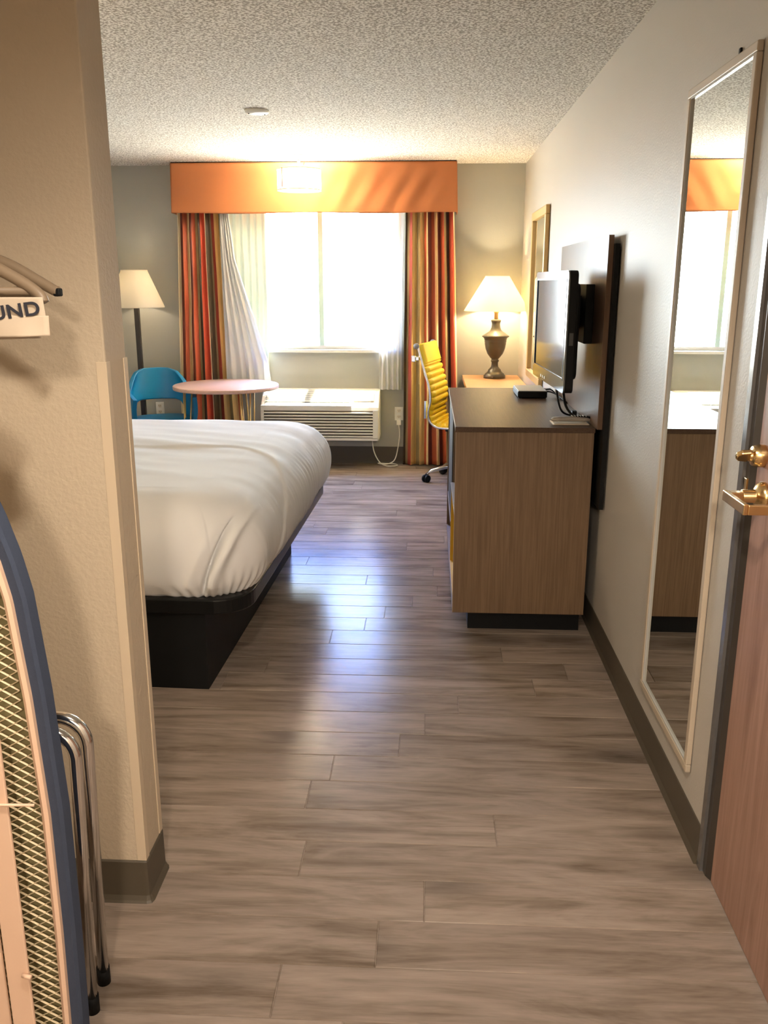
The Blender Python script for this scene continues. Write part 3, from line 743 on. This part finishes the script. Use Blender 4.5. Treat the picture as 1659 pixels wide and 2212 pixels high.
ye = MB().box(dx0 + .004, dx1 - .011, dy0 + .0225, dy0 + .026, .114, .514).box(dx0 + .004, dx1 - .011, 4.356, 4.3595, .114, .514).box(dx1 - .014, dx1 - .0105, dy0 + .026, 4.356, .114, .514).box(dx0 + .004, dx1 - .014, dy0 + .026, 4.356, .1142, .118)
D(ye).build('yellow_lining', YELLOWP, dr)['label'] = 'bright yellow lining of the lower shelf'
D(box(dx0 + .006, dx0 + .024, 4.386, dy1 - .026, .323, .908)).build('door', DARKIN, dr, bevel=.002)  # plain dark panel across the upper far compartment
EDGE = pm('pale_edge_banding', (.62, .55, .46), .4)
eb = MB().box(dx0 - .0008, dx0, dy0, dy0 + .003, .092, .912).box(dx0 - .0038, dx0 - .003, dy0 - .004, dy1, .931, .934).box(dx0 + .001, dx0 + .002, dy0 + .022, 4.36, .529, .535)
D(eb).build('edge_banding', EDGE, dr)
D(box(.189, dx1 - .01, 3.715, dy1 - .03, 0, .092)).build('toe_kick', BLACK, dr)

# panel behind the television
wp = empty('media_backboard', (.71, 4.25, 0), 0, 'dark laminate wall panel standing behind the television', 'wall panel')
def P_(mb): return mb.xf(Matrix.Translation((-.71, -4.25, 0)))
P_(box(.700, .7205, 3.620, 4.894, .9352, 1.709)).build('face_board', PANEL, wp)
P_(box(.7205, .7205 + .018, 3.585, 4.86, .60, 1.675)).build('backing_and_shadow', BLACK, wp)  # black backing; also stands in for the shadow on the wall behind

# television
TVa = atan2(.700, -.065)
tv = empty('television', (.531, 3.995, 1.33), 0, 'black flat television with silver bezel swung out on a wall arm', 'television')
# local frame: t = along screen (near -> far), n = outward normal (towards the room, -x)
tdir = Vector((-.033, .80, 0)).normalized(); ndir = Vector((-tdir.y, tdir.x, 0))
def TV(mb):
    m_ = Matrix(((tdir.x, ndir.x, 0), (tdir.y, ndir.y, 0), (0, 0, 1))).to_4x4()
    return mb.xf(m_)
hw, hh = .400, .244
def rrect(w, h, r, n=6, cx=0, cz=0):
    o = []
    for (sx, sz, a0) in ((1, -1, -90), (1, 1, 0), (-1, 1, 90), (-1, -1, 180)):
        for i in range(n + 1):
            a = radians(a0 + 90 * i / n); o.append((cx + sx * (w - r) + r * cos(a), cz + sz * (h - r) + r * sin(a)))
    return o
TV(MB().prism(rrect(hw, hh, .022), 'y', -.040, -.006)).build('back_case', BLACK, tv, bevel=.004)
TV(MB().prism(rrect(hw - .05, hh - .05, .03), 'y', -.062, -.040)).build('rear_bulge', BLACK, tv, bevel=.008)
o_ = rrect(hw, hh, .022); i_ = rrect(hw - .030, hh - .046, .002, cz=.012)
n = len(o_)
bzm = MB(); vs = [(x, 0, z) for x, z in o_] + [(x, .0, z) for x, z in i_] + [(x, -.006, z) for x, z in o_] + [(x, -.004, z) for x, z in i_]
fs = []
for i in range(n):
    j = (i + 1) % n; fs += [(i, j, n + j, n + i), (i, 2 * n + i, 2 * n + j, j), (n + i, n + j, 3 * n + j, 3 * n + i)]
bzm.add(vs, fs); TV(bzm).build('bezel', SILVERP, tv)
g_ = MB().box(-hw + .028, -hw + .034, -.003, .0008, -hh + .05, hh - .032).box(hw - .034, hw - .026, -.003, .0008, -hh + .05, hh - .032).box(-hw + .028, hw - .026, -.003, .0008, hh - .038, hh - .030)
TV(g_).build('screen_border', BLACK, tv)
TV(box(-hw + .03, hw - .03, -.006, -.0035, -hh + .056, hh - .034)).build('screen', SCREEN, tv)
for i in range(3): TV(box(.05 + i * .05, .062 + i * .05, .0, .0012, -hh + .012, -hh + .024)).build('button', WHITEP, tv)
stk = MB().box(-hw - .0006, -hw, -.030, -.014, -.05, .0)
TV(stk).build('rating_sticker', pm('dark_sticker', (.06, .06, .06), .5), tv)
arm = MB().box(-.11, .11, -.075, -.062, -.02, .16).box(-.02, .02, -.15, -.075, .0, .14)
TV(arm).build('mount_arm', BLACK, tv, bevel=.003)
mp_ = MB().box(.664, .700, 3.86, 4.05, 1.27, 1.52).xf(Matrix.Translation(-Vector(tv.location)))
mp_.build('mount_plate', BLACK, tv, bevel=.003)
ft = smooth_path([(.565, 3.72, 1.10), (.585, 3.75, 1.02), (.635, 3.86, .96), (.68, 3.95, .941)], 6)
MB().tube(ft, .0055, 8).tube(smooth_path([(.55, 3.80, 1.09), (.57, 3.86, 1.02), (.60, 3.92, .965), (.655, 3.98, .941), (.69, 4.1, .940)], 6), .0045, 8).box(.640, .660, 3.90, 3.93, .9345, .972).xf(Matrix.Translation(-Vector(tv.location))).build('cable', BLACK, tv)

# set top box
sb = empty('set_top_box', (.545, 4.755, .934), 0, 'small black and grey set top box on the dresser behind the television', 'set top box')
box(-.077, .077, -.137, .137, .004, .036).build('case', BLACK, sb, bevel=.004)
box(-.074, .074, -.134, .134, .036, .040).build('lid', GREYP, sb, bevel=.0015)
for sx in (-1, 1):
    for sy in (-1, 1): box(sx * .062 - .01, sx * .062 + .01, sy * .12 - .01, sy * .12 + .01, 0, .004).build('foot', BLACK, sb)
MB().tube(smooth_path([(.075, -.03, .022), (.10, -.05, .026), (.13, -.10, .018), (.148, -.20, .006), (.15, -.32, .006)], 6), .004, 8).tube(smooth_path([(.075, .0, .026), (.11, -.01, .034), (.135, -.06, .014), (.142, -.18, .0055)], 6), .0035, 8).build('cable', BLACK, sb)

# remote on a folded card
pc = box(.535, .690, 3.745, 3.855, .9345, .9365).build('folded_card', PAPER); tag(pc, 'pale folded card under the remote control on the dresser', 'card')
box(.540, .688, 3.742, 3.850, .9365, .9378).build('inner_leaf', PAPER, pc)
rm = empty('remote_control', (.618, 3.795, .938), radians(3), 'grey and black remote control lying on the dresser corner', 'remote control')
def remf(u, v):
    a = 2 * pi * v; x = lerp(-.088, .088, u)
    w = interp([(0, .004), (.05, .016), (.15, .023), (.5, .019), (.85, .022), (.96, .014), (1, .003)], u); h = interp([(0, .003), (.06, .010), (.5, .0125), (.9, .010), (1, .003)], u)
    return (x, w * cos(a), .0125 + h * math.copysign(abs(sin(a)) ** .7, sin(a)) + .003 * sin(u * pi))
MB().grid(remf, 40, 24).build('body', pm('remote_grey', (.36, .32, .27), .4), rm)
def remk(u, v):
    x = lerp(-.005, .082, u); y = lerp(-.013, .013, v); return (x, y, .0270 + .003 * sin(u * pi) - .006 * (2 * v - 1) ** 2)
MB().grid(remk, 20, 8).build('keypad', BLACK, rm, solid=.008)
for i in range(6):
    for j in range(3): MB().lathe([(.0028, .026), (.0028, .0305)], (.004 + i * .012, -.008 + j * .008, 0), n=8).build('button', GREYP, rm)

# ================================================================== DESK, LAMP, SMALL MIRROR, YELLOW CHAIR
dk = empty('desk', (.51, 6.85, 0), 0, 'tan laminate writing desk against the window wall corner', 'desk')
def K(mb): return mb.xf(Matrix.Translation((-.51, -6.85, 0)))
K(box(.277, .738, 6.335, 7.405, .738, .770)).build('desktop', DESKM, dk, bevel=.0015)
K(box(.40, .735, 6.36, 6.385, 0, .738)).build('leg', DRESS_SIDE, dk)
K(box(.40, .735, 7.36, 7.385, 0, .738)).build('leg', DRESS_SIDE, dk)
K(box(.70, .72, 6.385, 7.36, .45, .738)).build('back_panel', DRESS_SIDE, dk)

tl = empty('table_lamp', (.530, 7.165, .7702), 0, 'lit table lamp with urn shaped base and ivory shade on the desk', 'lamp')
B = .0
MB().lathe([(.088, 0), (.088, .022), (.080, .030), (.078, .036), (.066, .044), (.055, .056), (.050, .070), (.036, .084), (.030, .092), (.027, .108), (.027, .128),
            (.033, .136), (.033, .144), (.026, .152), (.040, .166), (.062, .195), (.078, .235), (.086, .275), (.086, .288), (.090, .294), (.088, .300), (.094, .322), (.108, .330), (.110, .337), (.098, .345),
            (.078, .358), (.056, .372), (.045, .384), (.036, .405), (.033, .430), (.036, .446), (.040, .452), (.040, .462), (.030, .468), (.016, .470)], n=56).build('urn_base', URN, tl)
MB().lathe([(.016, .468), (.016, .516), (.020, .518), (.020, .548), (.014, .552)], n=24).build('socket_stem', GOLDP, tl)
MB().lathe([(.258, .534), (.2585, .537), (.096, .800), (.0955, .803)], n=90, cap=False).build('lamp_shade', SHADE_ON, tl, solid=.0015)
MB().lathe([(.010, .552), (.028, .60), (.030, .63), (.018, .655), (.002, .662)], n=20).build('bulb', pm('lit_bulb', (1, .9, .7), .4, emis=(1, .78, .48), estr=30), tl)
lamp('table_lamp_light', 'POINT', (.530, 7.165, .7702 + .65), 16, (1, .80, .52), .035)

m2 = empty('gold_framed_mirror', (XR, 6.20, 1.43), 0, 'gold framed mirror on the right wall above the desk', 'mirror')
def frame_yz(mb, y0, y1, z0, z1, w, x0, x1):
    mb.box(x0, x1, y0, y1, z0, z0 + w).box(x0, x1, y0, y1, z1 - w, z1).box(x0, x1, y0, y0 + w, z0 + w, z1 - w).box(x0, x1, y1 - w, y1, z0 + w, z1 - w); return mb
frame_yz(MB(), -.41, .375, -.575, .570, .055, -.030, -.001).build('frame', GOLDP, m2, bevel=.006, seg=3)
box(-.012, -.002, -.356, .321, -.521, .516).build('mirror_glass', MIRROR, m2)

m1 = empty('tall_mirror', (XR, 2.4945, 1.129), 0, 'tall wall mirror with a thin pale frame between dresser and door', 'mirror')
frame_yz(MB(), -.2905, .260, -.928, .930, .024, -.016, -.001).build('frame', PALEF, m1, bevel=.003)
frame_yz(MB(), -.2665, .236, -.904, .906, .004, -.0135, -.006).build('inner_bead', GREYP, m1)
box(-.008, -.002, -.2625, .232, -.900, .902).build('mirror_glass', MIRROR, m1)
ck = MB().box(XR - .006, XR, 2.355, 2.368, 2.06, 2.078).build('mirror_clip', BLACK, bevel=.002); tag(ck, 'small dark clip on the wall at the top of the tall mirror', 'clip')

yc = empty('office_chair', (.270, 6.75, 0), radians(-15), 'yellow ribbed office chair with chrome frame in front of the desk', 'chair')
prof = smooth_path([(.25, .470), (.12, .462), (0, .456), (-.10, .452), (-.165, .462), (-.210, .505), (-.222, .57), (-.205, .66), (-.218, .76), (-.255, .88), (-.285, .98), (-.312, 1.075)], 10)
prof = [(p.x, p.y) for p in [Vector((a[0], a[1])) for a in prof]]
nP = len(prof); cum = [0]
for a, b in zip(prof, prof[1:]): cum.append(cum[-1] + sqrt((a[0] - b[0]) ** 2 + (a[1] - b[1]) ** 2))
tot = cum[-1]
def at_(s):
    for i in range(nP - 1):
        if cum[i + 1] >= s - 1e-9:
            t = (s - cum[i]) / max(cum[i + 1] - cum[i], 1e-9); a, b = prof[i], prof[i + 1]
            d = Vector((b[0] - a[0], b[1] - a[1])).normalized()
            return lerp(a[0], b[0], t), lerp(a[1], b[1], t), Vector((d.y, -d.x)) if False else Vector((-d.y, d.x)) * -1
    a = prof[-1]; return a[0], a[1], Vector((1, 0))
def cush(u, v):
    s = u * tot; x, z, nn = at_(s)
    # ribbed thickness; the headmost panel is plain
    rib = abs(sin(pi * s / .047)) ** .45 if s < tot - .16 else min(1, (abs(s - (tot - .16)) / .01 + .05)) * min(1, max(0, (tot - s) / .012) + .35)
    th = .010 + .020 * rib
    y = lerp(-.222, .222, v); e = min(1, (1 - abs(2 * v - 1)) / .07) ** .5
    return (x + nn.x * th * (.4 + .6 * e), y, z + nn.y * th * (.4 + .6 * e))
# normal orientation: towards sitter (up on the seat, +x on the back)
x_, z_, nn_ = at_(.05)
SG = 1 if nn_.y > 0 else -1
def cushS(u, v):
    s = u * tot; x, z, nn = at_(s); nn = nn * SG
    rib = abs(sin(pi * s / .047)) ** .45 if s < tot - .16 else min(1, (abs(s - (tot - .16)) / .01 + .05)) * min(1, max(0, (tot - s) / .012) + .35)
    th = .008 + .026 * rib
    y = lerp(-.222, .222, v); e = min(1, (1 - abs(2 * v - 1)) / .07) ** .5
    return (x + nn.x * th * (.35 + .65 * e), y, z + nn.y * th * (.35 + .65 * e))
def cushB(u, v):
    s = u * tot; x, z, nn = at_(s); nn = nn * SG
    return (x - nn.x * .006, lerp(-.222, .222, v), z - nn.y * .006)
cm = MB().grid(cushS, 280, 22).grid(cushB, 280, 2)
for v0 in (0, 1):
    cm.grid(lambda u, v: tuple(Vector(cushS(u, v0)).lerp(Vector(cushB(u, v0)), v)), 280, 1)
for u0 in (0, 1):
    cm.grid(lambda u, v: tuple(Vector(cushS(u0, u)).lerp(Vector(cushB(u0, u)), v)), 22, 1)
cm.build('ribbed_cushion', YELLOW, yc)
for sy in (-1, 1):
    rail = MB()
    pts = [(x - 0, sy * .232, z) for x, z in prof]
    rail.tube(pts, .0085, 10); rail.build('side_rail', ALU, yc)
    MB().lathe([(.022, -.006), (.022, .006)], n=24).xf(Matrix.Translation((prof[-1][0] - .006, sy * .238, prof[-1][1] - .012)) @ Matrix.Rotation(radians(90), 4, 'X')).build('end_cap', GREYP, yc)
MB().box(-.325, -.297, -.235, .235, .955, .985).box(-.358, -.325, -.235, -.215, .945, .992).box(-.358, -.325, .215, .235, .945, .992).build('back_bracket', ALU, yc, bevel=.005)
MB().box(-.255, -.236, -.236, -.216, .52, .655).box(-.255, -.236, .216, .236, .52, .655).box(-.25, -.238, -.22, .22, .57, .595).build('lumbar_bracket', ALU, yc, bevel=.004)
MB().tube([(0, 0, .10), (0, 0, .42)], .024, 16).build('gas_column', CHROME, yc)
box(-.12, .12, -.10, .10, .405, .438).build('seat_mechanism', BLACK, yc, bevel=.006)
base = MB(); 
for k in range(5):
    A = radians(207 + 72 * k)
    d = Vector((cos(A), sin(A), 0))
    base.tube([d * .02 + Vector((0, 0, .125)), d * .14 + Vector((0, 0, .118)), d * .245 + Vector((0, 0, .092)), d * .285 + Vector((0, 0, .066))], [.021, .017, .013, .010], 12)
base.lathe([(.034, .095), (.034, .145)], n=24)
base.build('star_base', CHROME, yc)
for k in range(5):
    A = radians(207 + 72 * k); d = Vector((cos(A), sin(A), 0)); t = Vector((-sin(A + .6), cos(A + .6), 0)); c = d * .290
    m_ = MB()
    for s_ in (-1, 1):
        w = MB().lathe([(.012, -.010), (.027, -.009), (.030, -.004), (.030, .004), (.027, .009), (.012, .010)], n=24)
        w.xf(Matrix.Translation(c + t * s_ * .015 + Vector((0, 0, .0305))) @ t.to_track_quat('Z', 'Y').to_matrix().to_4x4())
        m_.add(w.v, w.f, True)
    m_.tube([c + Vector((0, 0, .035)), c + Vector((0, 0, .07))], .008, 10)
    m_.build('caster', BLACK, yc)

# ================================================================== CLOSET CORNER (left foreground)
# ironing board standing on its end, underside towards the camera
ib = empty('ironing_board', (-.800, 1.30, 0), 0, 'ironing board stored upright with mesh underside and blue cover edge', 'ironing board')
def half(z):
    return interp([(.02, .150), (.10, .166), (.20, .170), (.40, .174), (.64, .175), (.86, .166), (1.034, .152), (1.10, .139), (1.17, .119), (1.25, .088), (1.30, .060), (1.335, .028), (1.345, .0)], z)
zs_ = [.02 + i * (1.345 - .02) / 90 for i in range(91)]
def outline(ins):
    pts = []
    for z in zs_: pts.append((max(half(z) - ins, 0), z))
    z0 = zs_[0] + ins; out = []
    R_ = [(x, max(z, z0)) for x, z in pts if z <= zs_[-1] - ins]
    return R_ + [(-x, z) for x, z in reversed(R_)]
def band(mb, o1, y1, o2, y2):
    n = len(o1); m = len(o2); assert n == m
    vs = [(x, y1, z) for x, z in o1] + [(x, y2, z) for x, z in o2]
    mb.add(vs, [(i, (i + 1) % n, n + (i + 1) % n, n + i) for i in range(n)], True)
def scaled(ins):
    """inset outline with a constant number of points"""
    out = []
    for z in zs_:
        zz = zs_[0] + ins + (z - zs_[0]) / (zs_[-1] - zs_[0]) * (zs_[-1] - zs_[0] - 2 * ins)
        out.append((max(half(zz) - ins, 0), zz))
    return out + [(-x, z) for x, z in reversed(out)]
cv = MB(); A0, A1, A2 = scaled(0), scaled(.004), scaled(.022)
band(cv, A2, -.010, A1, -.014); band(cv, A1, -.014, A0, -.006); band(cv, A0, -.006, A0, .022); band(cv, A0, .022, A1, .030)
n = len(A1); cv.add([(x, .030, z) for x, z in A1], [tuple(range(n))])
cv.build('fabric_cover', BLUEC, ib)['label'] = 'blue cotton cover wrapped over the edge'
rmm = MB(); band(rmm, scaled(.020), -.008, scaled(.020), -.020); band(rmm, scaled(.020), -.020, scaled(.027), -.022); band(rmm, scaled(.027), -.022, scaled(.034), -.016); band(rmm, scaled(.034), -.016, scaled(.034), .0)
rmm.build('metal_rim', RIMM, ib)
# expanded metal mesh: diamond lattice of flat strands
mm = MB(); dzm, dxm = .0088, .0300; yy = -.002
def inside(x, z): return .05 < z < 1.31 and abs(x) < half(z) - .033
rows_ = int(1.30 / dzm)
def strand(p, q):
    a = Vector((p[0], yy, p[1])); b = Vector((q[0], yy, q[1])); d = (b - a).normalized(); nn = Vector((d.z, 0, -d.x)) * .0009
    mm.add([a - nn + Vector((0, -.0006, 0)), b - nn + Vector((0, -.0006, 0)), b + nn + Vector((0, .0006, 0)), a + nn + Vector((0, .0006, 0)),
            a - nn + Vector((0, .0012, 0)), b - nn + Vector((0, .0012, 0)), b + nn + Vector((0, .0024, 0)), a + nn + Vector((0, .0024, 0))],
           [(0, 1, 2, 3), (7, 6, 5, 4), (0, 4, 5, 1), (3, 2, 6, 7)])
for r in range(rows_):
    z0 = .04 + r * dzm
    for c in range(-9, 10):
        for s_ in (-1, 1):
            x0 = (c + (.5 if r % 2 else 0)) * dxm; x1 = x0 + s_ * dxm / 2
            p_, q_ = (x0, z0), (x1, z0 + dzm)
            # short flat bond at each node makes the long-diamond look
            if inside(*p_) and inside(*q_): strand(p_, q_)
mm.build('mesh_underside', MESHM, ib)
olv = MB(); n = len(A2); olv.add([(x, .012, z) for x, z in scaled(.02)], [tuple(range(n))])
olv.build('cover_lining', pm('olive_lining', (.17, .145, .065), .9), ib)['label'] = 'olive lining seen through the mesh'
# support channel and wire lever on the underside
sc = MB().prism([(-.020, -.065), (.020, -.065), (.020, -.058), (-.013, -.058), (-.013, -.025), (-.020, -.025)], 'z', 0, .81)
sc.xf(Matrix.Translation((.089, .0, .0)))
sc.prism([(-.03, -.055), (.060, -.055), (.060, -.050), (-.03, -.050)], 'z', 0, .70)
sc.build('support_channel', RIMM, ib, bevel=.002)
MB().tube([(.0, -.068, .690), (.157, -.068, .694)], .0026, 8).build('wire_lever', RIMM, ib)
MB().tube([(.10, -.068, .352), (.117, -.072, .352)], .0040, 8).build('wire_stop', RIMM, ib)
# chrome tube legs folded behind the board
def uleg(x0, x1, y, ztop, r, zbot, tilt, yb):
    p_ = [(x0, y, ztop)]
    R_ = .052
    for i in range(0, 9):
        a = pi / 2 - i * pi / 16; p_.append((x1 - R_ + R_ * cos(a), y, ztop - R_ + R_ * sin(a)))
    p_.append((x1 + tilt, yb, zbot)); return MB().tube(p_, r, 18)
uleg(-.10, .149, .12, .724, .0118, .030, -.059, .21).build('leg', CHROME, ib)
uleg(-.10, .156, .16, .731, .0122, .030, -.071, .29).build('leg', CHROME, ib)
for (x, y) in ((.0895, .2105), (.0845, .2905)):
    MB().tube([(x, y, .0), (x, y, .042)], .0145, 18).build('leg_tip', BLACK, ib)

# closet rod with two hangers and a folded paper laundry bag
rod = empty('closet_rod', (-.985, 1.3, 1.70), 0, 'closet rod left of the partition carrying the hangers', 'rod')
MB().tube([(0, PY0 - 1.302, 0), (0, YF - 1.3 + .002, 0)], .014, 16).build('rod', CHROME, rod)
MB().lathe([(.032, 0), (.032, .008), (.018, .012)], n=24).xf(Matrix.Translation((0, PY0 - 1.3, 0)) @ Matrix.Rotation(radians(90), 4, 'X')).build('flange', CHROME, rod)
def hanger(name, y, tip, drop, label, bar=True):
    """wooden hanger: arms in the x-z plane, hook over the rod"""
    hx = -.985; o = empty(name, (hx, y, 1.70), 0, label, 'hanger', 'hangers in the closet')
    w = MB()
    for s_ in (-1, 1):
        L = tip - hx
        pts = [(0, 0, -.085), (s_ * L * .35, 0, -.108), (s_ * L * .66, -.004, -.138), (s_ * L * .86, -.010, -.168), (s_ * L * .97, -.016, -.190 - drop * .3), (s_ * L, -.018, -.205 - drop)]
        w.tube(smooth_path(pts, 6), [lerp(.013, .0095, i / 30) for i in range(31)], 12)
    w.build('arms', HANGW, o)
    hk = [(0, 0, -.085), (0, 0, -.035), (.004, 0, -.022)]
    for i in range(0, 11):
        a = radians(-60 + i * 24); hk.append((.0175 * cos(a), 0, .0005 + .0175 * sin(a)))
    MB().tube(hk, .0018, 8).build('hook', CHROME, o)
    if bar:
        L = tip - hx
        MB().tube([(-L * .95, -.012, -.185), (L * .93, -.012, -.185)], .0075, 12).build('trouser_bar', HANGW, o)
    return o
hanger('clothes_hanger', 1.555, -.678, 0.0, 'tan wooden hanger in front, with the folded bag over its bar')
h2 = hanger('clothes_hanger', 1.66, -.695, -.018, 'tan wooden hanger behind, its arm tip showing near the partition', bar=False)
box(.282, .296, -.026, -.010, -.196, -.181).build('tip_notch', BLACK, h2, bevel=.003)
# paper bag folded over the bar
def bagf(u, v):
    x = lerp(-1.10, -.664 - .004 * v, u); z = lerp(1.452 + .012 * (u) * .5, 1.505, v)
    y = 1.5095 + .0010 * noise.noise(Vector((x * 9, z * 22, 0)))
    return (x, y, z)
bag = MB().grid(bagf, 40, 12)
def bagd(u, v):
    x = lerp(-1.10, -.659, u); z = lerp(1.426 + .014 * u, 1.474, v)
    y = 1.5065 + .0012 * noise.noise(Vector((x * 12, z * 30, 4))) - .010 * (1 - v) * max(0, 1 - abs(u - .9) * 8)
    return (x, y, z)
BAGM = cloth('white_bag_paper', (.62, .51, .39), .12)
bg_ = bag.build('laundry_bag', BAGM, solid=.001); tag(bg_, 'white folded laundry bag with black lettering hanging over the front hanger bar', 'bag')
MB().grid(bagd, 40, 12).build('lower_fold', BAGM, bg_, solid=.001)
def bagb(u, v):
    return (lerp(-1.10, -.700, u), 1.560 + .004 * noise.noise(Vector((u * 9, v * 5, 2))), lerp(1.420 + .012 * u, 1.51, v))
MB().grid(bagb, 30, 10).build('rear_fold', BAGM, bg_, solid=.001)
cu = bpy.data.curves.new('lettering', 'FONT'); cu.body = 'UND'; cu.size = .0325; cu.extrude = .0004; cu.offset = .0007; cu.space_character = 1.05; cu.align_x = 'RIGHT'
to = bpy.data.objects.new('tmp', cu); COL.objects.link(to)
bpy.context.view_layer.update()
me = bpy.data.meshes.new_from_object(to.evaluated_get(bpy.context.evaluated_depsgraph_get()))
bpy.data.objects.remove(to)
me.name = 'lettering'; me.materials.clear(); me.materials.append(INK)
lt = bpy.data.objects.new('lettering', me); COL.objects.link(lt)
lt.matrix_world = Matrix.Translation((-.671, 1.5050, 1.4765)) @ Matrix.Rotation(radians(-7), 4, 'Y') @ Matrix.Rotation(radians(90), 4, 'X') @ Matrix.Diagonal((1.2, 1, 1, 1))
mw = lt.matrix_world.copy(); lt.parent = bg_; lt.matrix_parent_inverse = Matrix.Identity(4); lt.matrix_world = mw
